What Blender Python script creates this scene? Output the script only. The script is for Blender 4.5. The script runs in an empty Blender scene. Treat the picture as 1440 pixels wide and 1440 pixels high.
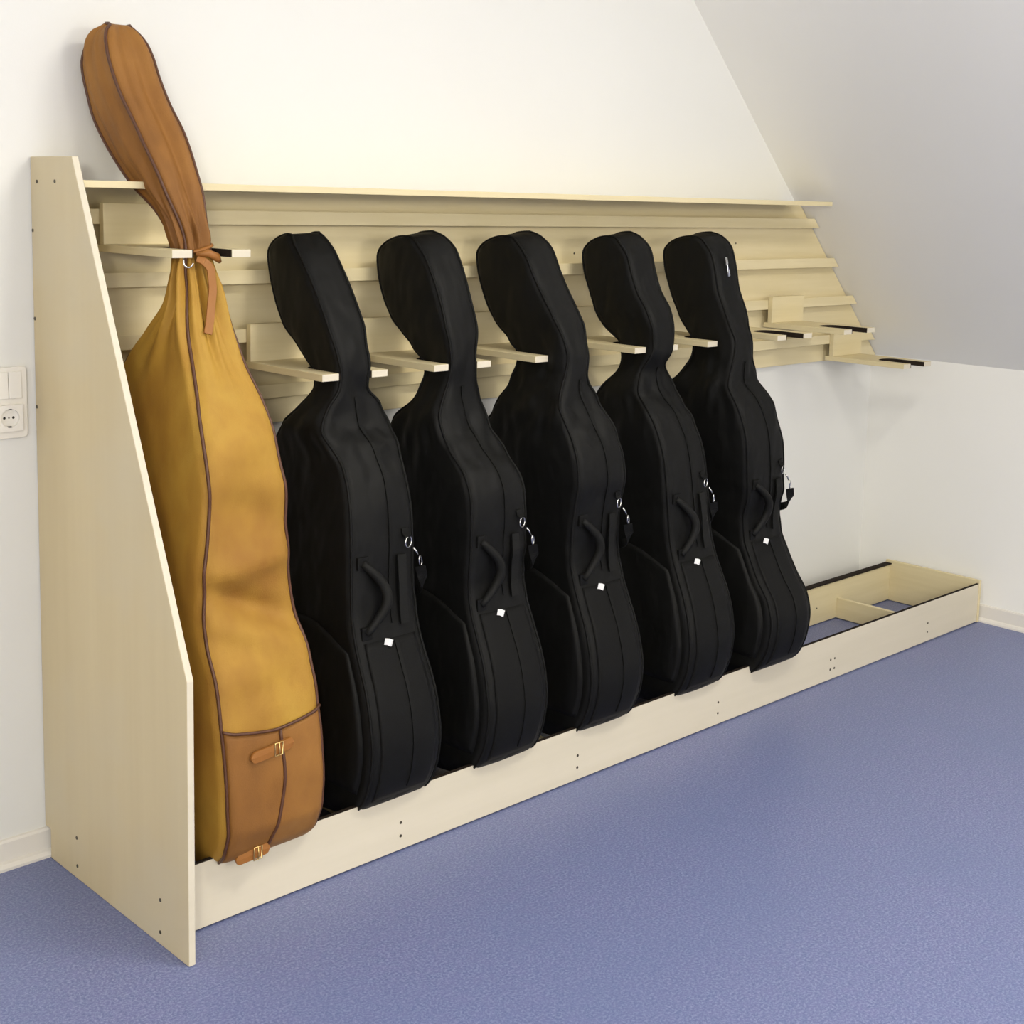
import bpy, bmesh, math, random
from mathutils import Vector, Matrix, noise

random.seed(7)
SC = bpy.context.scene
COL = SC.collection
PI = math.pi

# ------------------------------------------------------------------ materials
def new_mat(name):
    m = bpy.data.materials.new(name)
    m.use_nodes = True
    nt = m.node_tree
    return m, nt, nt.nodes["Principled BSDF"]

def lk(nt, a, b):
    nt.links.new(a, b)

def node(nt, typ, **kw):
    n = nt.nodes.new(typ)
    for k, v in kw.items():
        if k in n.inputs.keys() if hasattr(n, 'inputs') else False:
            n.inputs[k].default_value = v
        else:
            setattr(n, k, v)
    return n

def coords(nt, scale=(1, 1, 1), kind='Object'):
    t = nt.nodes.new('ShaderNodeTexCoord')
    mp = nt.nodes.new('ShaderNodeMapping')
    mp.inputs['Scale'].default_value = scale
    lk(nt, t.outputs[kind], mp.inputs['Vector'])
    return mp.outputs['Vector']

def noise_tex(nt, vec, scale, detail=4, rough=.55):
    n = nt.nodes.new('ShaderNodeTexNoise')
    n.inputs['Scale'].default_value = scale
    n.inputs['Detail'].default_value = detail
    n.inputs['Roughness'].default_value = rough
    lk(nt, vec, n.inputs['Vector'])
    return n.outputs['Fac']

def ramp(nt, fac, stops):
    r = nt.nodes.new('ShaderNodeValToRGB')
    e = r.color_ramp.elements
    e[0].position, e[0].color = stops[0][0], (*stops[0][1], 1)
    e[1].position, e[1].color = stops[-1][0], (*stops[-1][1], 1)
    for p, c in stops[1:-1]:
        x = e.new(p); x.color = (*c, 1)
    lk(nt, fac, r.inputs['Fac'])
    return r.outputs['Color']

def mix(nt, fac, a, b, mode='MIX'):
    m = nt.nodes.new('ShaderNodeMix')
    m.data_type = 'RGBA'; m.blend_type = mode
    if isinstance(fac, (int, float)): m.inputs[0].default_value = fac
    else: lk(nt, fac, m.inputs[0])
    for i, v in ((6, a), (7, b)):
        if isinstance(v, tuple): m.inputs[i].default_value = (*v, 1)
        else: lk(nt, v, m.inputs[i])
    return m.outputs[2]

def bump(nt, bsdf, h, strength, dist=.01):
    b = nt.nodes.new('ShaderNodeBump')
    b.inputs['Strength'].default_value = strength
    b.inputs['Distance'].default_value = dist
    lk(nt, h, b.inputs['Height'])
    lk(nt, b.outputs['Normal'], bsdf.inputs['Normal'])

def plain(name, col, rough=.6, metal=0., spec=.5, bumps=None):
    m, nt, b = new_mat(name)
    b.inputs['Base Color'].default_value = (*col, 1)
    b.inputs['Roughness'].default_value = rough
    b.inputs['Metallic'].default_value = metal
    b.inputs['Specular IOR Level'].default_value = spec
    if bumps:
        bump(nt, b, noise_tex(nt, coords(nt), bumps[0], 5), bumps[1], bumps[2])
    return m

def ply(name, stretch, c0, c1, blotch=None):
    """pale birch plywood, grain running along the axis with the small stretch value"""
    m, nt, b = new_mat(name)
    g = noise_tex(nt, coords(nt, stretch), 1.0, 6, .6)
    col = ramp(nt, g, [(.3, c0), (.7, c1)])
    if blotch:
        f = noise_tex(nt, coords(nt, (1, 1, 1)), blotch[0], 3, .55)
        mk = ramp(nt, f, [(.42, (0, 0, 0)), (.68, (1, 1, 1))])
        col = mix(nt, mk, col, blotch[1])
    lk(nt, col, b.inputs['Base Color'])
    b.inputs['Roughness'].default_value = .5
    b.inputs['Specular IOR Level'].default_value = .35
    bump(nt, b, g, .05, .002)
    return m

PLY0, PLY1 = (.66, .565, .335), (.735, .64, .41)
M = {}
M['ply_x'] = ply('birch_ply_long', (1.2, 30, 30), PLY0, PLY1)
M['ply_z'] = ply('birch_ply_upright', (12, 12, .7), (.58, .475, .285), (.63, .525, .325), (2.6, (.60, .52, .36)))
M['ply_pale'] = ply('pale_birch_ply', (1.0, 18, 18), (.63, .575, .455), (.68, .62, .50))
M['ply_y'] = ply('birch_ply_deep', (30, 1.2, 30), PLY0, PLY1)

def ply_edge():
    m, nt, b = new_mat('birch_ply_edge')
    w = nt.nodes.new('ShaderNodeTexWave')
    w.bands_direction = 'Z'
    w.inputs['Scale'].default_value = 55
    w.inputs['Distortion'].default_value = .6
    lk(nt, coords(nt), w.inputs['Vector'])
    lk(nt, ramp(nt, w.outputs['Fac'], [(.2, (.62, .52, .36)), (.8, (.74, .66, .49))]), b.inputs['Base Color'])
    b.inputs['Roughness'].default_value = .55
    return m
M['ply_edge'] = ply_edge()

def wall_paint(name, col):
    m, nt, b = new_mat(name)
    f = noise_tex(nt, coords(nt), 1.3, 2)
    d = tuple(c * .97 for c in col)
    lk(nt, ramp(nt, f, [(.3, d), (.7, col)]), b.inputs['Base Color'])
    b.inputs['Roughness'].default_value = .85
    b.inputs['Specular IOR Level'].default_value = .2
    bump(nt, b, noise_tex(nt, coords(nt), 260, 3), .06, .002)
    return m
M['wall'] = wall_paint('white_wall_paint', (.765, .765, .742))
M['roof'] = wall_paint('white_ceiling_paint', (.885, .88, .85))
M['skirt'] = plain('skirting_plastic', (.76, .73, .68), .45)

def lino():
    m, nt, b = new_mat('blue_linoleum')
    v = coords(nt)
    big = noise_tex(nt, v, 2.2, 3)
    fine = noise_tex(nt, v, 190, 4, .8)
    mid = noise_tex(nt, v, 34, 4, .6)
    base = ramp(nt, fine, [(.36, (.085, .112, .245)), (.5, (.146, .176, .342)), (.62, (.29, .32, .50))])
    base = mix(nt, ramp(nt, mid, [(.35, (0, 0, 0)), (.75, (.45, .45, .45))]), base, (.195, .19, .385))
    base = mix(nt, ramp(nt, big, [(.35, (0, 0, 0)), (.7, (.35, .35, .35))]), base, (.13, .18, .34))
    lk(nt, base, b.inputs['Base Color'])
    r = nt.nodes.new('ShaderNodeMapRange')
    r.inputs['To Min'].default_value = .34; r.inputs['To Max'].default_value = .5
    lk(nt, mid, r.inputs['Value'])
    lk(nt, r.outputs['Result'], b.inputs['Roughness'])
    b.inputs['Specular IOR Level'].default_value = .45
    bump(nt, b, noise_tex(nt, v, 120, 4), .12, .002)
    return m
M['floor'] = lino()

def fabric(name, c0, c1, rough, weave, strength, sheen=.0, big=3.0, spec=.3, wrinkle=0):
    m, nt, b = new_mat(name)
    f = noise_tex(nt, coords(nt), big, 4)
    lk(nt, ramp(nt, f, [(.3, c0), (.7, c1)]), b.inputs['Base Color'])
    b.inputs['Roughness'].default_value = rough
    b.inputs['Sheen Weight'].default_value = sheen
    b.inputs['Specular IOR Level'].default_value = spec
    if wrinkle:
        wv = coords(nt, (1, 1, .55))
        w1 = noise_tex(nt, wv, 11, 2, .5)
        ad = nt.nodes.new('ShaderNodeMath'); ad.operation = 'MULTIPLY_ADD'
        lk(nt, noise_tex(nt, coords(nt), weave, 3), ad.inputs[0]); ad.inputs[1].default_value = .012
        lk(nt, w1, ad.inputs[2])
        bump(nt, b, ad.outputs[0], wrinkle, .022)
    else:
        bump(nt, b, noise_tex(nt, coords(nt), weave, 3), strength, .003)
    return m
M['nylon'] = fabric('black_nylon', (.0032, .0032, .0029), (.0054, .0054, .0049), .58, 420, .25, spec=.17, wrinkle=.75)
M['nylon_trim'] = fabric('black_webbing', (.0045, .0045, .0043), (.0068, .0068, .0062), .62, 300, .2, spec=.14)
M['nylon_grip'] = fabric('black_grip', (.007, .007, .0064), (.010, .010, .009), .6, 300, .2, spec=.16)
def canvas(name, c0, c1, c2):
    m, nt, b = new_mat(name)
    v = coords(nt, (1, 1, .6))
    big = noise_tex(nt, v, 3.4, 4, .6)
    mid = noise_tex(nt, v, 19, 4, .6)
    col = ramp(nt, big, [(.30, c0), (.50, c1), (.72, c2)])
    col = mix(nt, ramp(nt, mid, [(.40, (0, 0, 0)), (.8, (.4, .4, .4))]), col, c0)
    lk(nt, col, b.inputs['Base Color'])
    b.inputs['Roughness'].default_value = .6
    b.inputs['Specular IOR Level'].default_value = .25
    bump(nt, b, noise_tex(nt, coords(nt), 330, 3), .22, .003)
    return m
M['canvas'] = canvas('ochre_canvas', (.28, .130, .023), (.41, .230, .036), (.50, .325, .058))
M['canvas_shaded'] = canvas('shaded_brown_canvas', (.16, .066, .017), (.26, .114, .026), (.34, .16, .038))  # darker copy of the ochre canvas, shade on hood and pocket painted in
M['canvas_trim'] = plain('brown_piping', (.085, .030, .012), .5)
M['leather'] = plain('tan_leather', (.30, .115, .018), .55, bumps=(160, .15, .003))
M['brass'] = plain('brass', (.78, .55, .22), .3, 1.)
M['chrome'] = plain('chrome', (.60, .60, .59), .25, 1.)
M['felt'] = plain('dark_felt', (.022, .016, .012), .95, spec=.1, bumps=(500, .3, .003))
M['screw'] = plain('screw_steel', (.10, .085, .06), .45, .7)
M['white_plastic'] = plain('white_plastic', (.80, .775, .72), .35)
M['hole'] = plain('black_hole', (.01, .009, .008), .7)
M['grey_metal'] = plain('grey_contact', (.35, .33, .30), .4, .6)
M['tag'] = plain('white_label', (.92, .92, .90), .6)

# ------------------------------------------------------------------ helpers
def tag(o, label=None, cat=None, group=None, kind=None):
    if label: o['label'] = label
    if cat: o['category'] = cat
    if group: o['group'] = group
    if kind: o['kind'] = kind
    return o

def empty(name, loc=(0, 0, 0)):
    e = bpy.data.objects.new(name, None)
    e.empty_display_size = .05
    COL.objects.link(e)
    e.location = loc
    return e

def wpos(o):
    p = Vector((0, 0, 0))
    while o is not None:
        p += o.location; o = o.parent
    return p

def build(name, bm, mat, parent=None, smooth=False, base=None):
    """bm holds world coordinates (all parents are unrotated)"""
    me = bpy.data.meshes.new(name)
    off = wpos(parent) if parent is not None else Vector((0, 0, 0))
    if base is not None: off = Vector(base)
    bmesh.ops.translate(bm, verts=bm.verts, vec=-off)
    bmesh.ops.recalc_face_normals(bm, faces=bm.faces)
    for f in bm.faces: f.smooth = smooth
    bm.to_mesh(me); bm.free()
    me.materials.append(mat)
    o = bpy.data.objects.new(name, me)
    COL.objects.link(o)
    if parent is not None:
        o.parent = parent
        if base is not None: o.location = off - wpos(parent)
    elif base is not None:
        o.location = off
    return o

def box(bm, x0, x1, y0, y1, z0, z1, bev=.0012):
    t = bmesh.new()
    bmesh.ops.create_cube(t, size=1)
    bmesh.ops.scale(t, verts=t.verts, vec=(abs(x1 - x0), abs(y1 - y0), abs(z1 - z0)))
    bmesh.ops.translate(t, verts=t.verts, vec=((x0 + x1) / 2, (y0 + y1) / 2, (z0 + z1) / 2))
    if bev > 0:
        bmesh.ops.bevel(t, geom=t.edges[:], offset=bev, segments=2, affect='EDGES', profile=.5)
    add(bm, t)

def add(bm, t):
    me = bpy.data.meshes.new('tmp'); t.to_mesh(me); t.free()
    bm.from_mesh(me); bpy.data.meshes.remove(me)

def prism(bm, pts, axis, a, b, bev=.0012):
    """extrude a closed polygon along an axis: axis 0 -> pts are (y,z), 1 -> (x,z), 2 -> (x,y)"""
    t = bmesh.new()
    def P(p, v):
        return {0: (v, p[0], p[1]), 1: (p[0], v, p[1]), 2: (p[0], p[1], v)}[axis]
    A = [t.verts.new(P(p, a)) for p in pts]
    B = [t.verts.new(P(p, b)) for p in pts]
    n = len(pts)
    t.faces.new(A); t.faces.new(B[::-1])
    for i in range(n):
        t.faces.new((A[i], A[(i + 1) % n], B[(i + 1) % n], B[i]))
    bmesh.ops.recalc_face_normals(t, faces=t.faces)
    if bev > 0:
        bmesh.ops.bevel(t, geom=t.edges[:], offset=bev, segments=2, affect='EDGES', profile=.5)
    add(bm, t)

def tube(bm, pts, r, seg=8, closed=False, flat=None, up=None):
    """sweep a circle (or an ellipse: flat=(a,b)) along points; r may be a list"""
    pts = [Vector(p) for p in pts]
    n = len(pts)
    rings = []
    prev = None
    for i, p in enumerate(pts):
        if closed: d = pts[(i + 1) % n] - pts[i - 1]
        else: d = pts[min(i + 1, n - 1)] - pts[max(i - 1, 0)]
        if d.length < 1e-9: d = Vector((0, 0, 1))
        d.normalize()
        if up is not None:
            u = Vector(up) - d * d.dot(Vector(up))
            if u.length < 1e-4: u = d.orthogonal()
        elif prev is None: u = d.orthogonal()
        else:
            u = prev - d * prev.dot(d)
            if u.length < 1e-5: u = d.orthogonal()
        u.normalize(); prev = u
        w = d.cross(u)
        rr = r[i] if isinstance(r, (list, tuple)) else r
        fa, fb = flat if flat else (rr, rr)
        rings.append([bm.verts.new(p + u * (fa * math.cos(2 * PI * k / seg)) + w * (fb * math.sin(2 * PI * k / seg))) for k in range(seg)])
    m = n if closed else n - 1
    for i in range(m):
        A, B = rings[i], rings[(i + 1) % n]
        for k in range(seg):
            bm.faces.new((A[k], A[(k + 1) % seg], B[(k + 1) % seg], B[k]))
    if not closed:
        bm.faces.new(rings[0]); bm.faces.new(rings[-1][::-1])

def ribbon(bm, pts, side, width, thick):
    """flat strap: rectangular section, width along 'side', thickness across"""
    pts = [Vector(p) for p in pts]
    rings = []
    for i, p in enumerate(pts):
        d = (pts[min(i + 1, len(pts) - 1)] - pts[max(i - 1, 0)]).normalized()
        s = Vector(side) if not callable(side) else Vector(side(i))
        s = (s - d * s.dot(d)).normalized()
        w = d.cross(s)
        rings.append([bm.verts.new(p + s * (a * width / 2) + w * (b * thick / 2)) for a, b in ((-1, -1), (1, -1), (1, 1), (-1, 1))])
    for A, B in zip(rings, rings[1:]):
        for k in range(4):
            bm.faces.new((A[k], A[(k + 1) % 4], B[(k + 1) % 4], B[k]))
    bm.faces.new(rings[0]); bm.faces.new(rings[-1][::-1])

def disc(bm, c, axis, r, h, seg=14):
    t = bmesh.new()
    bmesh.ops.create_cone(t, cap_ends=True, segments=seg, radius1=r, radius2=r * .8, depth=h)
    rot = Vector((0, 0, 1)).rotation_difference(Vector(axis)).to_matrix().to_4x4()
    bmesh.ops.transform(t, matrix=Matrix.Translation(Vector(c)) @ rot, verts=t.verts)
    add(bm, t)

def torus(bm, c, R, r, rot=None, sy=1.0, n=26):
    m = rot if rot is not None else Matrix.Identity(3)
    pts = [Vector(c) + m @ Vector((R * math.cos(2 * PI * k / n), 0, R * sy * math.sin(2 * PI * k / n))) for k in range(n)]
    tube(bm, pts, r, 8, True)

def pchip(tab):
    xs = [a for a, _ in tab]; ys = [b for _, b in tab]
    n = len(xs)
    h = [xs[i + 1] - xs[i] for i in range(n - 1)]
    dl = [(ys[i + 1] - ys[i]) / h[i] for i in range(n - 1)]
    d = [0.] * n
    d[0], d[-1] = dl[0], dl[-1]
    for i in range(1, n - 1):
        if dl[i - 1] * dl[i] > 0:
            w1, w2 = 2 * h[i] + h[i - 1], h[i] + 2 * h[i - 1]
            d[i] = (w1 + w2) / (w1 / dl[i - 1] + w2 / dl[i])
    def f(x):
        if x <= xs[0]: return ys[0]
        if x >= xs[-1]: return ys[-1]
        i = 0
        while x > xs[i + 1]: i += 1
        t = (x - xs[i]) / h[i]
        a, b = t * t * (3 - 2 * t), t * (1 - t) * (1 - t)
        c = t * t * (t - 1)
        return ys[i] * (1 - a) + ys[i + 1] * a + h[i] * (d[i] * b + d[i + 1] * c)
    return f

def smooth01(a, b, x):
    t = max(0., min(1., (x - a) / (b - a)))
    return t * t * (3 - 2 * t)

# ------------------------------------------------------------------ the room
KX, KZ, SX = 3.221, .9016, -.9727          # knee wall, its height, slope of the roof (dx/dz)
CZ = 2.75                                  # flat ceiling
XC = KX + SX * (CZ - KZ)
XL, YF = -4.2, -6.2
def slope_x(z): return KX + SX * (z - KZ)

def struct(name, bm, mat):
    o = build(name, bm, mat); o['kind'] = 'structure'; return o

bm = bmesh.new(); box(bm, XL - .1, KX + .1, YF - .1, .1, -.1, 0, 0); struct('floor', bm, M['floor'])
gable = [(XL, 0), (KX, 0), (KX, KZ), (XC, CZ), (XL, CZ)]
bm = bmesh.new(); prism(bm, gable, 1, 0, .1, 0); struct('wall_back', bm, M['wall'])
bm = bmesh.new(); prism(bm, gable, 1, YF - .1, YF, 0); struct('wall_front', bm, M['wall'])
bm = bmesh.new(); box(bm, XL - .1, XL, YF - .1, .1, 0, CZ, 0); struct('wall_left', bm, M['wall'])
bm = bmesh.new(); box(bm, KX, KX + .1, YF - .1, .1, 0, KZ, 0); struct('wall_right', bm, M['roof'])
bm = bmesh.new()
prism(bm, [(KX, KZ), (KX + .1, KZ), (XC + .1, CZ + .1), (XL - .1, CZ + .1), (XL - .1, CZ), (XC, CZ)], 1, YF - .1, .1, 0)
struct('ceiling', bm, M['roof'])

def skirt_profile(s=1.0):
    return [(0, 0), (.024 * s, 0), (.024 * s, .006), (.018 * s, .013), (.010 * s, .016), (.009 * s, .056), (.006 * s, .061), (0, .062)]
bm = bmesh.new(); prism(bm, [(-d, z) for d, z in skirt_profile()], 0, XL, KX, 0); struct('baseboard_back', bm, M['skirt'])
bm = bmesh.new(); prism(bm, [(KX - d, z) for d, z in skirt_profile(.66)], 1, YF, -.026, 0); struct('baseboard_right', bm, M['skirt'])

# ------------------------------------------------------------------ the wooden rack
T = .0144
H, H1, D, DT = 1.5003, .554, .60, .1854    # side panel: height, knee of the front edge, depth, depth at top
L = 3.190
YB = -.500                                 # front face of the base
HP, HQ = .141, .152
rack = empty('instrument_rack', (0, -.3, 0))
tag(rack, 'long pale plywood instrument rack with sloped side panel and rails along the wall', 'rack')

def screw_set(parent, pts, axis, r=.0042):
    for p in pts:
        b = bmesh.new(); disc(b, p, axis, r, .0016)
        build('screw', b, M['screw'], parent)

bm = bmesh.new()
prism(bm, [(-.002, .066), (-.027, .066), (-.027, 0.0), (-D, 0.0), (-D, H1), (-DT, H), (-.002, H)], 0, 0, T, .002)
side = build('side_panel', bm, M['ply_z'], rack)
side.data.materials.append(M['ply_pale'])
for f in side.data.polygons:
    if abs(f.normal.x) < .5: f.material_index = 1
side['label'] = 'upright side panel with sloped front edge'
screw_set(side, [(-.0004, -.032, 1.450), (-.0004, -.112, 1.451), (-.0004, -.0085, 1.351), (-.0004, -.0085, 1.170), (-.0004, -.0085, .986),
                 (-.0004, -.151, .091), (-.0004, -.152, .029), (-.0004, -.496, .092), (-.0004, -.495, .026)], (-1, 0, 0))

bm = bmesh.new(); box(bm, T, 2.606, -.2008, -.001, 1.4547 - T, 1.4547, .0015)
build('top_shelf', bm, M['ply_x'], rack)

# back board under the shelf, its end cut along the sloping roof
bm = bmesh.new()
zb, zt = .900, 1.4547 - T
prism(bm, [(T, zb), (slope_x(zb) - .004, zb), (slope_x(zt) - .004, zt), (T, zt)], 1, -.020, -.001, .001)
bb = build('back_board', bm, M['ply_x'], rack)
screw_set(bb, [(.35 + k * .62, -.0206, z) for k in range(4) for z in (1.29, 1.03)] + [(2.34, -.0206, 1.315)], (0, -1, 0), .003)
RAIL = [1.3657, 1.2317, 1.0977, .9637]
for z in RAIL:
    bm = bmesh.new()
    z1 = z + .032
    t = bmesh.new()
    # bevelled cleat: the top leans back towards the board
    quad0 = [(T, -.050, z), (T, -.0205, z), (T, -.0205, z1 - .012), (T, -.050, z1)]
    quad1 = [(slope_x(q[2]) - .004, q[1], q[2]) for q in quad0]
    A = [t.verts.new(q) for q in quad0]; B = [t.verts.new(q) for q in quad1]
    t.faces.new(A); t.faces.new(B[::-1])
    for i in range(4): t.faces.new((A[i], A[(i + 1) % 4], B[(i + 1) % 4], B[i]))
    bmesh.ops.recalc_face_normals(t, faces=t.faces)
    bmesh.ops.bevel(t, geom=t.edges[:], offset=.001, segments=2, affect='EDGES', profile=.5)
    add(bm, t)
    build('cleat_rail', bm, M['ply_x'], rack)

# base: front board, rear board, dividers, end panel, felt
GAP = .004
bm = bmesh.new(); box(bm, T, L, YB, YB + .009, GAP, HP - .0015, .001)
fb = build('front_board', bm, M['ply_pale'], rack)
pts = []
for k in range(5):
    x = .5878 + k * .5655
    for z in (.036, .067):
        if k == 3: pts += [(x - .011, YB - .0004, z), (x + .011, YB - .0004, z)]
        else: pts.append((x, YB - .0004, z))
screw_set(fb, pts, (0, -1, 0), .0038)
bm = bmesh.new(); box(bm, T, L, YB, YB + .009, HP - .0015, HP + .0005, .0005)
tag(build('felt_strip', bm, M['felt'], rack), 'thin dark felt strip along the front board')
bm = bmesh.new(); box(bm, T, L, -.150, -.132, GAP, HP - .003, .001)
rb = build('rear_board', bm, M['ply_x'], rack)
pts = []
for k in range(5):
    x = .5878 + k * .5655
    pts += [(x - .19, -.1504, .055), (x - .13, -.1504, .06)]
screw_set(rb, pts, (0, -1, 0), .003)
bm = bmesh.new(); box(bm, T, L - .001, -.156, -.130, HP - .003, HP + .002, .001)
tag(build('felt_strip', bm, M['felt'], rack), 'dark felt strip along the rear board')
for k in range(5):
    x = .5878 + k * .5655
    bm = bmesh.new(); box(bm, x - .008, x + .008, YB + .009, -.150, GAP, .075, .001)
    build('divider', bm, M['ply_y'], rack)
bm = bmesh.new(); box(bm, L, L + .0135, YB - .002, -.130, .002, HQ, .0015)
build('end_panel', bm, M['ply_y'], rack)

# ------------------------------------------------------------------ neck holders
def make_holder(label, x, z, hook=False):
    """x: left edge, z: top of the forked board; hangs on a rail"""
    h = empty('neck_holder', (x + .089, -.05, z))
    tag(h, label, 'neck holder', 'forked neck holders on the rails')
    b = bmesh.new()
    prism(b, [(-.0505, z), (-.0675, z), (-.0675, z + .086), (-.0505, z + .086)], 0, x, x + .178, .001)
    prism(b, [(-.0515, z + .0765), (-.0515, z + .0855), (-.040, z + .0855), (-.040, z + .0772)], 0, x + .03, x + .148, .0005)
    build('back_plate', b, M['ply_x'], h)
    out = [(x, -.345), (x + .044, -.345)]
    y0 = -.235
    for k in range(0, 13):
        a = PI * k / 12
        out.append((x + .089 - .045 * math.cos(a), y0 + .030 * math.sin(a)))
    out += [(x + .134, -.345), (x + .178, -.345), (x + .178, -.035), (x, -.035)]
    b = bmesh.new()
    prism(b, out, 2, z - .0155, z, .0008)
    fk_ = build('forked_board', b, M['ply_y'], h)
    fk_.data.materials.append(M['ply_pale'])
    for f in fk_.data.polygons:
        if f.normal.y < -.8 and f.center.y < -.29: f.material_index = 1
    # dark felt lining the notch
    b = bmesh.new()
    def path(w):
        q = [(x + .089 - w, -.3445)]
        for k in range(0, 13):
            a = PI * k / 12
            q.append((x + .089 - w * math.cos(a), y0 + (.030 - .045 + w) * math.sin(a)))
        q.append((x + .089 + w, -.3445))
        return q
    prism(b, path(.0446) + path(.0415)[::-1], 2, z - .0152, z + .0002, 0)
    build('felt_lining', b, M['felt'], h)
    if hook:
        b = bmesh.new()
        c = (x + .030, -.336, z - .0155)
        pts = [(c[0], c[1], c[2] + .002), (c[0], c[1], c[2] - .010)]
        for k in range(1, 9):
            a = PI * k / 8
            pts.append((c[0] + .008 - .008 * math.cos(a), c[1] - .001 * k, c[2] - .010 - .009 * math.sin(a)))
        tube(b, pts, .0018, 8)
        tag(build('wire_hook', b, M['chrome'], h, True), 'small white wire hook under the prong')
    return h

make_holder('neck holder on the topmost rail gripping the tall brown bag', .125, 1.324, True)
make_holder('neck holder gripping the black bag that stands next to the brown bag', .482, 1.055)
make_holder('neck holder gripping the second black bag from the brown bag', .796, 1.055)
make_holder('neck holder gripping the middle black bag of the five', 1.124, 1.055)
make_holder('neck holder gripping the fourth black bag from the brown bag', 1.494, 1.055)
make_holder('neck holder gripping the black bag farthest from the brown bag', 1.802, 1.055)
make_holder('empty neck holder half hidden behind the last black bag', 2.135, 1.055)
make_holder('upper of the two fully visible empty neck holders, on third rail', 2.490, 1.055)
make_holder('empty neck holder on the lowest rail, nearest the sloping ceiling', 2.862, .921)

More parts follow.
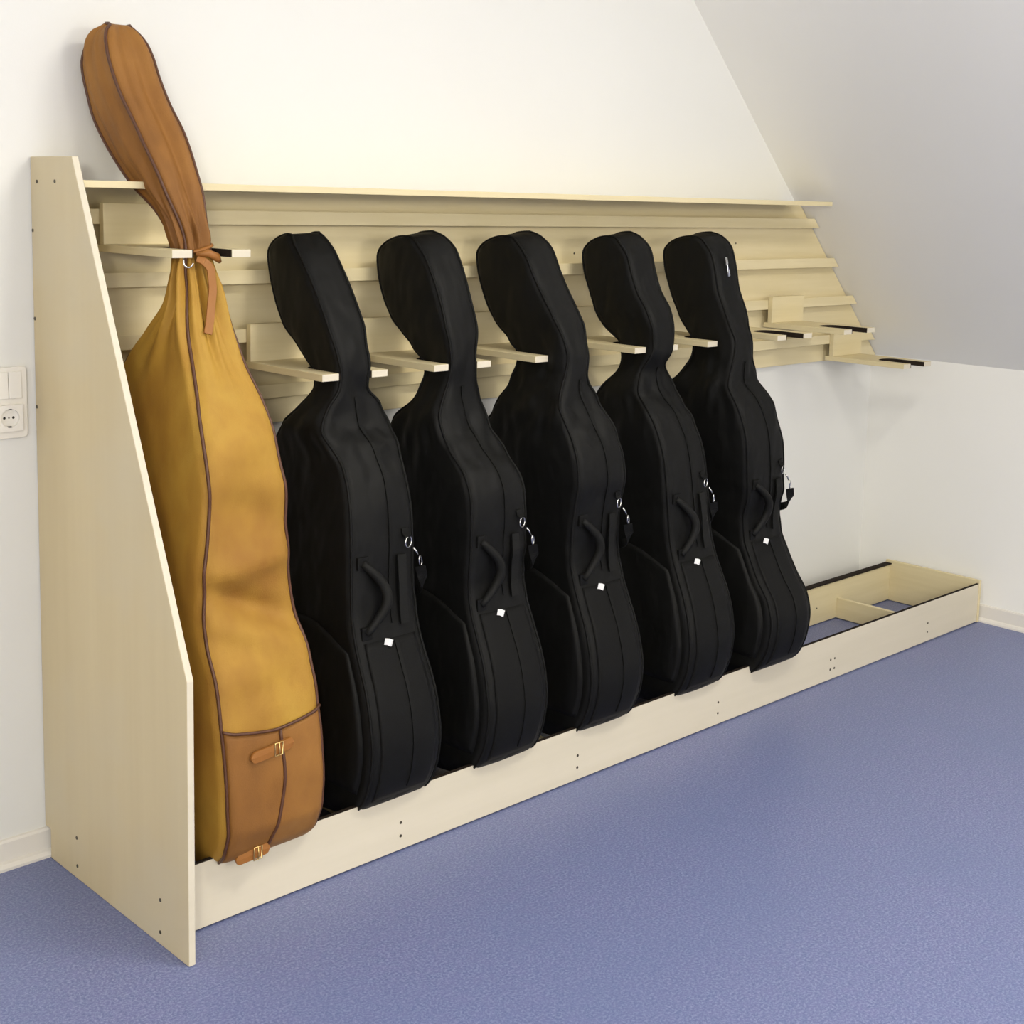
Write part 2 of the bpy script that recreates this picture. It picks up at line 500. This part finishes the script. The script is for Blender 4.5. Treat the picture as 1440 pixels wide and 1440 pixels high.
# ------------------------------------------------------------------ soft bags
class Bag:
    """outline given as front (room side) and rear (wall side) y over z, half thickness t and centre x over z"""
    def __init__(s, yF, yB, t, xc, z0, z1, apex0, apex1, r0, r1, seed, n=.022, disp=None, tilt=0.):
        s.F, s.B, s.t, s.x = pchip(yF), pchip(yB), pchip(t), pchip(xc)
        s.z0, s.z1, s.a0, s.a1, s.r0, s.r1, s.seed, s.n = z0, z1, apex0, apex1, r0, r1, seed, n
        s.disp = disp
        s.tilt = tilt
    def span(s, z):
        f, b = s.F(z), s.B(z)
        g, m = 1., 0.
        if z < s.z0 + s.r0:
            u = 1 - (z - s.z0) / s.r0; g = max(0., 1 - abs(u) ** 2.2) ** (1 / 2.2); m = s.a0
        elif z > s.z1 - s.r1:
            u = 1 - (s.z1 - z) / s.r1; g = max(0., 1 - abs(u) ** 2.4) ** (1 / 2.4); m = s.a1
        if g < 1.: f, b = m + (f - m) * g, m + (b - m) * g
        return f, b
    def pt(s, z, th, grow=0.):
        f, b = s.span(z)
        c, h = (f + b) / 2, abs(b - f) / 2 + grow
        t = s.t(z) + grow
        r = min(s.n, .45 * t, .95 * h)
        q = th % (2 * PI)
        k = int(q // (PI / 2)) % 4
        u = (q - k * PI / 2) / (PI / 2)
        if k in (1, 3): u = 1 - u
        if u < .35: X, Y = t, (h - r) * u / .35
        elif u > .65: X, Y = (t - r) * (1 - u) / .35, h
        else:
            w = (u - .35) / .30 * PI / 2
            X, Y = t - r + r * math.cos(w), h - r + r * math.sin(w)
        if k in (1, 2): X = -X
        if k in (2, 3): Y = -Y
        X /= max(t, 1e-6); Y /= max(h, 1e-6)
        # gentle pillow bulge of the flat faces
        X *= 1 + .10 * (1 - Y * Y)
        Y *= 1 + .018 * (1 - X * X) if abs(X) < 1 else 1
        return Vector((s.x(z) + t * X, c + h * Y, z))
    def levels(s, n=120):
        zs = []
        for i in range(14): zs.append(s.z0 + s.r0 * (1 - math.cos(PI / 2 * i / 14)))
        a, b = s.z0 + s.r0, s.z1 - s.r1
        for i in range(n): zs.append(a + (b - a) * i / (n - 1))
        for i in range(1, 15): zs.append(b + s.r1 * math.sin(PI / 2 * i / 14))
        return zs
    def thetas(s, n=136):
        # denser at the corners of the section
        out = []
        q = n // 4
        for k in range(4):
            for i in range(q):
                u = i / q
                out.append(PI / 2 * (k + u))
        return out
    def moved(s, z, th, grow=0.):
        p = s.pt(z, th, grow)
        if s.disp:
            f, b = s.span(z)
            c = Vector((s.x(z), (f + b) / 2, z))
            d = p - c
            ca, sa = math.cos(th), math.sin(th)
            nrm = Vector((ca, sa, 0))
            p = p + nrm * s.disp(s, p, z, th)
        if s.tilt: p.z += s.tilt * (p.x - s.x(z)) * smooth01(1.12, 1.33, z)
        return p
    def mesh(s, bm):
        ths = s.thetas(); zs = s.levels()
        rings = [[bm.verts.new(s.moved(z, th)) for th in ths] for z in zs]
        n = len(ths)
        for A, B in zip(rings, rings[1:]):
            for k in range(n): bm.faces.new((A[k], A[(k + 1) % n], B[(k + 1) % n], B[k]))
        bm.faces.new(rings[0]); bm.faces.new(rings[-1][::-1])
    def seam(s, side, out=.0015, n=150, lo=0., hi=1.):
        """closed corner line around one big face: side -1 left, +1 right"""
        zs = s.levels(n)
        P = []
        a = math.radians(-135 if side < 0 else -45)
        b = math.radians(135 if side < 0 else 45)
        for z in zs: P.append(s.moved(z, a, out))
        for z in reversed(zs): P.append(s.moved(z, b, out))
        res = [P[0]]
        for p in P[1:]:
            if (p - res[-1]).length > .003: res.append(p)
        return res
    def patch(s, bm, zlo, zhi, tlo, thi, out, nz=24, nt=14, thick=.004, top=None):
        """a sheet lying on the surface between two angles, with thickness"""
        def P(i, j, o):
            u, v = i / nz, j / nt
            th = tlo + (thi - tlo) * v
            za, zb_ = zlo, zhi
            if top: zb_ = zhi + top(v)
            z = za + (zb_ - za) * u
            edge = min(1., min(u, 1 - u) * 8, min(v, 1 - v) * 8)
            return s.moved(z, th, o * (0.35 + .65 * math.sqrt(max(0., edge))))
        A = [[bm.verts.new(P(i, j, out)) for j in range(nt + 1)] for i in range(nz + 1)]
        B = [[bm.verts.new(P(i, j, -thick)) for j in range(nt + 1)] for i in range(nz + 1)]
        for i in range(nz):
            for j in range(nt):
                bm.faces.new((A[i][j], A[i][j + 1], A[i + 1][j + 1], A[i + 1][j]))
                bm.faces.new((B[i][j], B[i + 1][j], B[i + 1][j + 1], B[i][j + 1]))
        for i in range(nz):
            bm.faces.new((A[i][0], A[i + 1][0], B[i + 1][0], B[i][0]))
            bm.faces.new((A[i][nt], B[i][nt], B[i + 1][nt], A[i + 1][nt]))
        for j in range(nt):
            bm.faces.new((A[0][j], B[0][j], B[0][j + 1], A[0][j + 1]))
            bm.faces.new((A[nz][j], A[nz][j + 1], B[nz][j + 1], B[nz][j]))
    def front(s, dx, z, out=0.):
        """point on the front gusset at an x offset from the centre"""
        th = -PI / 2
        lo, hi = math.radians(-170), math.radians(-10)
        x = s.x(z) + dx
        for _ in range(30):
            th = (lo + hi) / 2
            if s.moved(z, th).x < x: lo = th
            else: hi = th
        p = s.moved(z, th)
        return Vector((p.x, p.y - out, z))

def pillow_noise(seed, p, f):
    return noise.noise(Vector((p.x * f, p.y * f, p.z * f)) + Vector((seed * 3.17, seed * 1.7, seed)))

def black_disp(s, p, z, th):
    d = .0030 * pillow_noise(s.seed, p, 7)
    crease = math.exp(-((z - .93) / .10) ** 2) + .45 * math.exp(-((z - 1.08) / .07) ** 2)
    d += .013 * crease * pillow_noise(s.seed + 5, Vector((p.x * 1.6, p.y * 1.6, p.z * .9)), 17)
    d += .0035 * math.exp(-((z - .62) / .09) ** 2) * pillow_noise(s.seed + 9, Vector((p.x, p.y, p.z * 2.2)), 12)
    f, b = s.span(z)
    return d * min(1., abs(b - f) / .06)

def black_bag(label, neck, body, seed, dF=(), dB=(), dX=(), head_t=.052, shoulder=.072, slider=False, tilt=.15):
    dxb = body - neck
    yF = [(.085, -.49), (.13, -.508), (.17, -.530), (.215, -.545), (.27, -.551), (.33, -.543), (.39, -.526), (.45, -.499), (.50, -.478), (.56, -.464),
          (.63, -.459), (.70, -.455), (.76, -.449), (.81, -.436), (.86, -.413), (.90, -.385), (.94, -.356), (.98, -.345), (1.05, -.350), (1.10, -.349), (1.15, -.338),
          (1.20, -.320), (1.25, -.297), (1.30, -.268), (1.335, -.245), (1.36, -.235)]
    yB = [(.085, -.165), (.14, -.152), (.20, -.118), (.28, -.092), (.36, -.098), (.44, -.125), (.52, -.150), (.60, -.152), (.70, -.118), (.80, -.098),
          (.83, -.115), (.87, -.146), (.92, -.192), (.97, -.238), (1.02, -.252), (1.055, -.240), (1.078, -.212), (1.105, -.178), (1.15, -.132), (1.20, -.100), (1.26, -.078), (1.30, -.072), (1.36, -.085)]
    tt = [(.085, .080), (.14, .098), (.30, .098), (.50, .092), (.75, .088), (.86, .084), (.93, shoulder + .006), (.98, shoulder * .8), (1.02, .045), (1.055, .040), (1.09, .044), (1.15, head_t), (1.31, head_t), (1.335, head_t * .93), (1.352, head_t * .72)]
    kb = lambda z: 1 - smooth01(.45, 1.0, z)       # weight of the body
    off = lambda tab: pchip([(0., tab[0][1] if tab else 0.)] + list(tab) + [(2., tab[-1][1] if tab else 0.)]) if tab else (lambda z: 0.)
    oF, oB, oX = off(dF), off(dB), off(dX)
    yF = [(z, y + oF(z)) for z, y in yF]
    yB = [(z, y + oB(z)) for z, y in yB]
    xc = [(z, neck + dxb * kb(z) + oX(z)) for z in (.085, .3, .45, .55, .65, .75, .85, .95, 1.0, 1.05, 1.1, 1.15, 1.2, 1.25, 1.3, 1.36)]
    g = Bag(yF, yB, tt, xc, .085, 1.350, -.33, -.178 + (oF(1.33) + oB(1.33)) / 2, .068, .055, seed, .022, black_disp, tilt)
    root = empty('cello_bag', (body, -.33, .085))
    tag(root, label, 'instrument bag', 'black padded cello bags in the rack')
    b = bmesh.new(); g.mesh(b)
    build('padded_cover', b, M['nylon'], root, True)
    for sd in (-1, 1):
        b = bmesh.new(); tube(b, g.seam(sd, .001), .0034, 6, True)
        build('piping', b, M['nylon_trim'], root, True)
    # flat pocket on the big left face and the panel on the front gusset
    A = math.radians
    b = bmesh.new(); g.patch(b, .17, .47, A(149.5), A(210.5), .007, 26, 20, .004, lambda v: .05 * math.sin(PI * v))
    build('music_pocket', b, M['nylon'], root, True)
    b = bmesh.new(); g.patch(b, .15, .49, A(-121), A(-59), .0035, 26, 14, .003)
    gp = build('gusset_panel', b, M['nylon_trim'], root, True)
    b = bmesh.new()
    zs = [.17 + .315 * i / 24 for i in range(25)]
    ribbon(b, [g.front(.012, z, .0045) for z in zs], (1, 0, 0), .009, .003)
    build('zipper', b, M['nylon'], gp)
    b = bmesh.new()
    zs = [.52 + .48 * i / 30 for i in range(31)]
    ribbon(b, [g.front(.014 * (1 - smooth01(.85, 1., z)), z, .0008) for z in zs], (1, 0, 0), .008, .004)
    build('zipper', b, M['nylon_trim'], root)
    # carrying handle, with its anchor patch
    b = bmesh.new()
    hp = []
    for i in range(17):
        u = i / 16; a = PI * u
        z = .660 - .150 * u
        q = g.front(-.062 + .052 * math.sin(a), z, 0)
        hp.append(Vector((q.x, q.y - .004 - .016 * math.sin(a), z)))
    tube(b, hp, [.008 + .004 * math.sin(PI * i / 16) for i in range(17)], 10)
    hd = build('handle', b, M['nylon_grip'], root, True)
    for z in (.660, .510):
        b = bmesh.new()
        q = g.front(-.060, z, .002)
        box(b, q.x - .014, q.x + .014, q.y - .003, q.y + .006, z - .014, z + .014, .0015)
        build('anchor_tab', b, M['nylon_trim'], hd)
    b = bmesh.new()
    zs = [.665 - .15 * i / 12 for i in range(13)]
    ribbon(b, [g.front(.042, z, .006 + .004 * math.sin(PI * i / 12)) for i, z in enumerate(zs)], (1, 0, 0), .022, .004)
    build('webbing_loop', b, M['nylon_grip'], root)
    # white maker's label, folded over the pocket edge
    b = bmesh.new()
    q = g.front(-.012, .487, .006)
    ribbon(b, [(q.x - .010, q.y - .001, .489), (q.x - .003, q.y - .005, .488), (q.x + .004, q.y - .006, .484), (q.x + .010, q.y - .002, .482)], (0, -.2, 1), .015, .0015)
    tag(build('label_tab', b, M['tag'], root), 'small white label tab')
    # d-ring, snap hook and shoulder strap on the far edge
    rz = .690
    q = g.front(.060, rz, .009)
    b = bmesh.new()
    torus(b, q, .0125, .0017, Matrix.Rotation(.35, 3, 'Z'), .95)
    tag(build('d_ring', b, M['chrome'], root, True), 'chrome ring')
    b = bmesh.new()
    ribbon(b, [g.front(.055, rz + .03, .002), g.front(.056, rz + .018, .004), (q.x - .003, q.y - .003, rz + .012)], (1, 0, 0), .018, .003)
    build('ring_loop', b, M['nylon_trim'], root)
    b = bmesh.new()
    p1 = Vector((q.x + .011, q.y - .003, rz - .014)); p2 = p1 + Vector((.012, -.003, -.018))
    tube(b, [p1, (p1 + p2) / 2 + Vector((.001, -.001, 0)), p2], .0022, 8)
    c = p2 + Vector((.006, -.001, -.014))
    torus(b, c, .0070, .0017, Matrix.Rotation(.5, 3, 'Z') @ Matrix.Rotation(-.45, 3, 'Y'), 1.75, 20)
    sn = build('snap_hook', b, M['chrome'], root, True)
    tag(sn, 'chrome snap hook')
    b = bmesh.new()
    e = Vector((c.x, c.y, c.z - .012))
    yy = g.front(.06, .6).y
    R = g.x(.55) + g.t(.55)
    pts = [e, e + Vector((.010, .004, -.025)), e + Vector((.024, .02, -.05)), (R + .030, yy + .04, .56), (R + .026, yy + .10, .545), (R + .020, yy + .17, .55), (R + .014, yy + .23, .58)]
    sp = []
    f = [pchip([(i, p[k]) for i, p in enumerate([Vector(p) for p in pts])]) for k in range(3)]
    for i in range(31): sp.append([fk(6 * i / 30) for fk in f])
    ribbon(b, sp, (0, -.45, 1), .022, .003)
    build('shoulder_strap', b, M['nylon_trim'], root)
    if slider:
        z = 1.262
        b = bmesh.new()
        q = g.front(-.012, z, .003)
        ribbon(b, [(q.x, q.y, z + .026), (q.x, q.y - .004, z + .012), (q.x + .001, q.y - .004, z + .004)], (1, 0, 0), .010, .003)
        tube(b, [(q.x + .002, q.y - .005, z + .004), (q.x + .003, q.y - .007, z - .016), (q.x + .007, q.y - .007, z - .028), (q.x + .012, q.y - .007, z - .026), (q.x + .009, q.y - .006, z - .010)], .0022, 6, True)
        tag(build('zip_slider', b, M['chrome'], root), 'silver zip slider')
    return root

Z0 = [(1.0, 0.)]
black_bag('black padded cello bag standing next to the brown bag', .571, .564, 1, dF=[(1.0, 0.), (1.10, .012), (1.2, .035), (1.3, .055), (1.36, .06)], shoulder=.092, tilt=.05)
black_bag('black padded cello bag, second from the brown bag', .885, .897, 2, dF=[(.5, 0.), (.70, -.022), (.78, -.024), (.88, .018), (.97, 0.)])
black_bag('black padded cello bag in the middle of the five black ones', 1.213, 1.240, 3, dF=[(.55, 0.), (.68, -.02), (.78, -.048), (.87, -.058), (.95, -.062), (1.06, -.058), (1.15, -.03), (1.25, 0.)], dB=[(.9, .0), (1.0, .03), (1.08, .015), (1.2, 0.)])
black_bag('black padded cello bag, fourth from the brown bag', 1.583, 1.620, 4, dF=[(.85, 0.), (.96, .006), (1.04, -.018), (1.12, -.020), (1.22, .006), (1.32, -.01)], dB=[(1.08, 0.), (1.2, -.03), (1.3, -.03)])
black_bag('black padded cello bag with silver zip slider on its head, end of row', 1.891, 1.950, 5, dF=[(.30, -.018), (.42, .016), (.52, .018), (.62, -.012), (.72, -.022), (.80, -.034), (.93, -.052), (1.0, -.062), (1.06, -.050), (1.12, -.014), (1.2, 0.), (1.28, -.018), (1.35, -.03)], dB=[(1.06, 0.), (1.2, -.03), (1.3, -.03)], dX=[(1.05, .006), (1.15, .032), (1.35, .038)], slider=True)

# ------------------------------------------------------------------ the tall brown bag
def brown_disp(s, p, z, th):
    f, b = s.span(z)
    small = min(1., abs(b - f) / .06)
    # gathers running into the tied neck
    g = math.exp(-((z - 1.26) / .14) ** 2)
    nk = smooth01(.0, .05, abs(z - 1.318) + .012)
    d = g * nk * (.0085 * math.sin(11 * th + 1.3 * math.sin(4 * z)) + .0055 * math.sin(19 * th + 2. + 3 * z))
    # soft folds across the body
    q = Vector((p.x * .8, p.y * 1.0, p.z + .55 * p.x - .25 * p.y))
    d += .007 * math.exp(-((z - .68) / .22) ** 2) * noise.noise(q * 8.5 + Vector((3, 1, s.seed)))
    d += .004 * noise.noise(q * 14 + Vector((1, 7, s.seed))) * (1 - .5 * g)
    u = (p.x - s.x(z)) / max(.02, s.t(z))
    fr = (max(0., 1 - abs(u) ** 3) if math.sin(th) < -.3 else 0.)
    G = lambda c, w: math.exp(-((z - c) / w) ** 2)
    d += fr * (-.020 * G(.815 - .03 * u, .055) + .020 * G(.712 + .012 * u, .032) - .022 * G(.630 - .045 * u, .026) + .018 * G(.572 - .045 * u, .030) - .006 * G(.470 + .02 * u, .03))
    d += .010 * G(.955 + .02 * u, .05) * fr
    # long folds along the head
    d += .005 * smooth01(1.36, 1.45, z) * math.sin(6 * th + 5 * z) + .003 * smooth01(1.34, 1.42, z) * math.sin(11 * th - 3 * z)
    return d * small

gx = .214
yF = [(.085, -.500), (.105, -.512), (.14, -.528), (.17, -.542), (.21, -.556), (.28, -.556), (.36, -.550), (.43, -.540), (.50, -.525), (.57, -.487), (.63, -.474), (.70, -.474), (.78, -.478), (.85, -.478),
      (.91, -.466), (.95, -.452), (1.03, -.415), (1.10, -.372), (1.16, -.338), (1.24, -.312), (1.29, -.296), (1.324, -.292), (1.36, -.286), (1.40, -.276), (1.45, -.262), (1.55, -.212), (1.63, -.172), (1.70, -.146), (1.79, -.120)]
yB = [(.085, -.165), (.14, -.152), (.22, -.11), (.30, -.10), (.50, -.13), (.66, -.15), (.80, -.10), (.92, -.062), (1.02, -.070), (1.09, -.105), (1.15, -.172), (1.22, -.240), (1.28, -.252), (1.324, -.232), (1.36, -.222), (1.40, -.200),
      (1.45, -.140), (1.53, -.060), (1.61, -.022), (1.69, -.014), (1.74, -.026), (1.79, -.05)]
tt = [(.085, .10), (.15, .115), (.30, .12), (.50, .118), (.62, .108), (.75, .100), (.88, .092), (1.00, .084), (1.10, .066), (1.20, .050), (1.28, .036), (1.324, .030), (1.37, .034), (1.45, .048), (1.56, .058), (1.69, .060), (1.73, .054), (1.755, .042), (1.772, .024), (1.79, .02)]
xc = [(.085, .232), (.5, .222), (.8, gx), (1.33, gx), (1.44, .200), (1.55, .186), (1.65, .166), (1.72, .158), (1.79, .155)]
BR = Bag(yF, yB, tt, xc, .085, 1.772, -.33, -.085, .075, .085, 11, .03, brown_disp)
brown = empty('double_bass_bag', (.232, -.33, .085))
tag(brown, 'tall ochre brown canvas instrument bag with tied neck, beside the side panel', 'instrument bag')
b = bmesh.new(); BR.mesh(b)
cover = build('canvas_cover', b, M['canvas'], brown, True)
cover.data.materials.append(M['canvas_shaded'])            # hood above the tie: its dimmer light put into a browner colour
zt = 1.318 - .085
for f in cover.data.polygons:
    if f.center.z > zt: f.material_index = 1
for sd in (-1, 1):
    b = bmesh.new(); tube(b, BR.seam(sd, .001), .0036, 6, True)
    tag(build('piping', b, M['canvas_trim'], brown, True), 'dark brown piping along a seam')
# lower pocket: two flaps meeting in a dark trimmed slit
A = math.radians
def flap_top(v): return .02 * abs(2 * v - 1) ** 1.3
b = bmesh.new(); BR.patch(b, .118, .388, A(-133.5), A(-46.5), .004, 26, 24, .004, flap_top)
pocket = build('pocket_panel', b, M['canvas_shaded'], brown, True)  # browner colour stands in for the shade low on the bag
b = bmesh.new()
pts = []
for i in range(29):
    v = i / 28
    th = A(-133) + A(86) * v
    z = .392 + flap_top(v)
    pts.append(BR.moved(z, th, .0045))
tube(b, pts, .0032, 6)
tag(build('trim', b, M['canvas_trim'], pocket, True), 'dark brown trim')
b = bmesh.new()
tube(b, [BR.front(.008 - .030 * smooth01(.30, .13, .13 + .43 - z) if False else .010 - .028 * (1 - smooth01(.13, .30, z)), z, .005) for z in [.128 + .262 * i / 24 for i in range(25)]], .0036, 6)
tag(build('trim', b, M['canvas_trim'], pocket, True), 'dark brown trim')

def buckle(z, x0, x1, zt, name):
    bb_ = bmesh.new()
    n = 24
    pts = [BR.front(x0 + (x1 - x0) * i / n, z + zt * i / n, .0105) for i in range(n + 1)]
    rings = []
    for i, p in enumerate(pts):
        u = i / n
        w = .0115 * math.sqrt(max(.03, 1 - max(0., (abs(2 * u - 1) - .76) / .24) ** 2))
        rings.append([bb_.verts.new(p + Vector((0, a, c * w))) for a, c in ((.003, -1), (-.002, -1), (-.003, 0), (-.002, 1), (.003, 1))])
    for A_, B_ in zip(rings, rings[1:]):
        for k in range(5): bb_.faces.new((A_[k], A_[(k + 1) % 5], B_[(k + 1) % 5], B_[k]))
    bb_.faces.new(rings[0]); bb_.faces.new(rings[-1][::-1])
    st = build(name, bb_, M['leather'], brown, False)
    st['label'] = 'tan leather buckle strap'
    bb_ = bmesh.new()
    c = BR.front(x0 + (x1 - x0) * .62, z + zt * .62, .0145)
    hw, hh = .009, .013
    tube(bb_, [(c.x - hw, c.y, c.z - hh), (c.x + hw, c.y, c.z - hh), (c.x + hw, c.y, c.z + hh), (c.x - hw, c.y, c.z + hh)], .0018, 6, True)
    tube(bb_, [(c.x, c.y, c.z - hh), (c.x, c.y - .003, c.z), (c.x, c.y, c.z + hh)], .0014, 6)
    tag(build('buckle', bb_, M['brass'], st, True), 'brass buckle')
buckle(.352, -.066, .034, .010, 'buckle_strap')
buckle(.136, -.085, -.015, .012, 'buckle_strap')

# leather tie round the neck, tail hanging in front
b = bmesh.new()
zt = 1.322
loop = []
for i in range(28):
    th = 2 * PI * i / 28
    z = zt + .010 * math.cos(th)
    f, bk = BR.span(z)
    loop.append(Vector((gx + (BR.t(z) * 1.0 + .009) * math.cos(th), (f + bk) / 2 + (abs(bk - f) / 2 + .009) * math.sin(th), z)))
tube(b, loop, .0065, 8, True, flat=(.0035, .008), up=(0, 0, 1))
fr = BR.front(.020, 1.31, .012)
knot = [fr + Vector((-.034, .000, .004)), fr + Vector((-.012, -.008, .006)), fr + Vector((.008, -.008, -.002)), fr + Vector((.018, -.004, -.012))]
tube(b, knot, [.004, .008, .009, .004], 8)
tie = build('tie_strap', b, M['leather'], brown, True)
tie['label'] = 'tan leather strap tied round the neck'
b = bmesh.new()
tail = [fr + Vector((-.034, -.003, -.004)), fr + Vector((-.020, -.009, -.012)), fr + Vector((-.008, -.013, -.030)), fr + Vector((-.008, -.018, -.060)), fr + Vector((-.016, -.026, -.095)), fr + Vector((-.026, -.036, -.130)), fr + Vector((-.034, -.042, -.152))]
fs = [pchip([(i, p[k]) for i, p in enumerate(tail)]) for k in range(3)]
ribbon(b, [[q(6 * i / 30) for q in fs] for i in range(31)], (1, 0, .15), .017, .0035)
build('strap_tail', b, M['leather'], tie)

# ------------------------------------------------------------------ switch and socket on the wall
sw = empty('wall_switch', (-.0615, 0, 1.0))
tag(sw, 'white double switch over a power socket in one frame left of the rack', 'light switch')
def rounded(x0, x1, z0, z1, r, n=6):
    out = []
    for cx_, cz_, a0 in ((x1 - r, z0 + r, -90), (x1 - r, z1 - r, 0), (x0 + r, z1 - r, 90), (x0 + r, z0 + r, 180)):
        for k in range(n + 1):
            a = math.radians(a0 + 90 * k / n)
            out.append((cx_ + r * math.cos(a), cz_ + r * math.sin(a)))
    return out
XS0, XS1, ZS0, ZS1 = -.102, -.021, .925, 1.073
bm = bmesh.new(); prism(bm, rounded(XS0, XS1, ZS0, ZS1, .008), 1, -.010, -.001, .0015)
build('frame', bm, M['white_plastic'], sw)
cx0 = (XS0 + XS1) / 2
for s_ in (-1, 1):
    bm = bmesh.new()
    xa, xb = sorted((cx0 + s_ * .0006, cx0 + s_ * .0275))
    t = bmesh.new()
    vs = [(xa, -.0095, 1.0085), (xb, -.0095, 1.0085), (xb, -.0095, 1.0635), (xa, -.0095, 1.0635)]
    fsx = [(xa, -.0155, 1.0085), (xb, -.0155, 1.0085), (xb, -.0125, 1.0635), (xa, -.0125, 1.0635)]
    A_ = [t.verts.new(v) for v in vs]; B_ = [t.verts.new(v) for v in fsx]
    t.faces.new(A_); t.faces.new(B_[::-1])
    for i in range(4): t.faces.new((A_[i], A_[(i + 1) % 4], B_[(i + 1) % 4], B_[i]))
    bmesh.ops.recalc_face_normals(t, faces=t.faces)
    bmesh.ops.bevel(t, geom=t.edges[:], offset=.001, segments=2, affect='EDGES', profile=.5)
    add(bm, t)
    build('rocker', bm, M['white_plastic'], sw)
# socket insert: square plate with a round well
bm = bmesh.new()
zc = .9685
sq = rounded(cx0 - .0275, cx0 + .0275, zc - .0275, zc + .0275, .003, 3)
n = 48
ci = [(cx0 + .0195 * math.cos(2 * PI * k / n), zc + .0195 * math.sin(2 * PI * k / n)) for k in range(n)]
so = []
for k in range(n):                       # square point in the same direction
    a = 2 * PI * k / n
    m_ = max(abs(math.cos(a)), abs(math.sin(a)))
    so.append((cx0 + .0272 * math.cos(a) / m_, zc + .0272 * math.sin(a) / m_))
yo, yw = -.0185, -.0106
ring = lambda pts, y: [bm.verts.new((p[0], y, p[1])) for p in pts]
r0, r1, r2, r3 = ring(so, -.0095), ring(so, yo), ring(ci, yo), ring(ci, yw)
for A_, B_ in ((r0, r1), (r1, r2), (r2, r3)):
    for k in range(n): bm.faces.new((A_[k], A_[(k + 1) % n], B_[(k + 1) % n], B_[k]))
bm.faces.new(r3)
sock = build('socket', bm, M['white_plastic'], sw)
for dx in (-.0095, .0095):
    bm = bmesh.new(); disc(bm, (cx0 + dx, yw - .0006, zc), (0, -1, 0), .0028, .001)
    build('pin_hole', bm, M['hole'], sock)
bm = bmesh.new(); disc(bm, (cx0, yw - .0008, zc), (0, -1, 0), .0020, .0014)
build('centre_screw', bm, M['grey_metal'], sock)
for s_ in (-1, 1):
    bm = bmesh.new(); box(bm, cx0 - .004, cx0 + .004, -.0172, -.0104, zc + s_ * .0195 - .0022, zc + s_ * .0195 + .0022, .0006)
    build('earth_clip', bm, M['hole'], sock)

# ------------------------------------------------------------------ light
def area(name, loc, size, size_y, power, col, rot=(0, 0, 0)):
    l = bpy.data.lights.new(name, 'AREA')
    l.shape = 'RECTANGLE'; l.size = size; l.size_y = size_y
    l.energy = power; l.color = col
    o = bpy.data.objects.new(name, l); COL.objects.link(o)
    o.location = loc; o.rotation_euler = rot
    return o
WARM = (1., .945, .83)
def globe(name, loc, radius, power, col):
    l = bpy.data.lights.new(name, 'POINT')
    l.shadow_soft_size = radius; l.energy = power; l.color = col
    o = bpy.data.objects.new(name, l); COL.objects.link(o); o.location = loc
area('ceiling_lamp', (1.22, -2.0, CZ - .04), 1.2, .4, 56, WARM)
globe('fill_light', (1.00, -5.2, 1.85), .25, 122, WARM)  # unseen light added in front to brighten the wall
globe('fill_light', (-2.40, -3.9, 1.85), .25, 205, WARM)  # unseen fill added on the left for side panel and wall
w = bpy.data.worlds.new('World'); SC.world = w
w.use_nodes = True
w.node_tree.nodes['Background'].inputs[0].default_value = (.9, .93, 1, 1)
w.node_tree.nodes['Background'].inputs[1].default_value = .2

# ------------------------------------------------------------------ camera
cam = bpy.data.cameras.new('camera')
co = bpy.data.objects.new('camera', cam); COL.objects.link(co); SC.camera = co
FPX, PPX, PPY = 1928.255, 726.087, 539.451
yaw, pit, rol = 0.767985, -0.132843, 0.023991
co.location = (-1.24188, -2.72830, 1.43547)
fw = Vector((math.sin(yaw) * math.cos(pit), math.cos(yaw) * math.cos(pit), math.sin(pit)))
rt = Vector((math.cos(yaw), -math.sin(yaw), 0))
up = rt.cross(fw)
rt2 = rt * math.cos(rol) + up * math.sin(rol)
up2 = up * math.cos(rol) - rt * math.sin(rol)
Mx = Matrix((rt2, up2, -fw)).transposed()
co.rotation_euler = Mx.to_euler()
cam.sensor_fit = 'HORIZONTAL'; cam.sensor_width = 36
cam.lens = 36 * FPX / 1440
cam.shift_x = (720 - PPX) / 1440
cam.shift_y = (PPY - 720) / 1440
cam.clip_start = .05

SC.view_settings.view_transform = 'Standard'
SC.view_settings.look = 'None'
SC.view_settings.exposure = -0.04
SC.view_settings.gamma = 1.0
SC.view_settings.use_curve_mapping = False
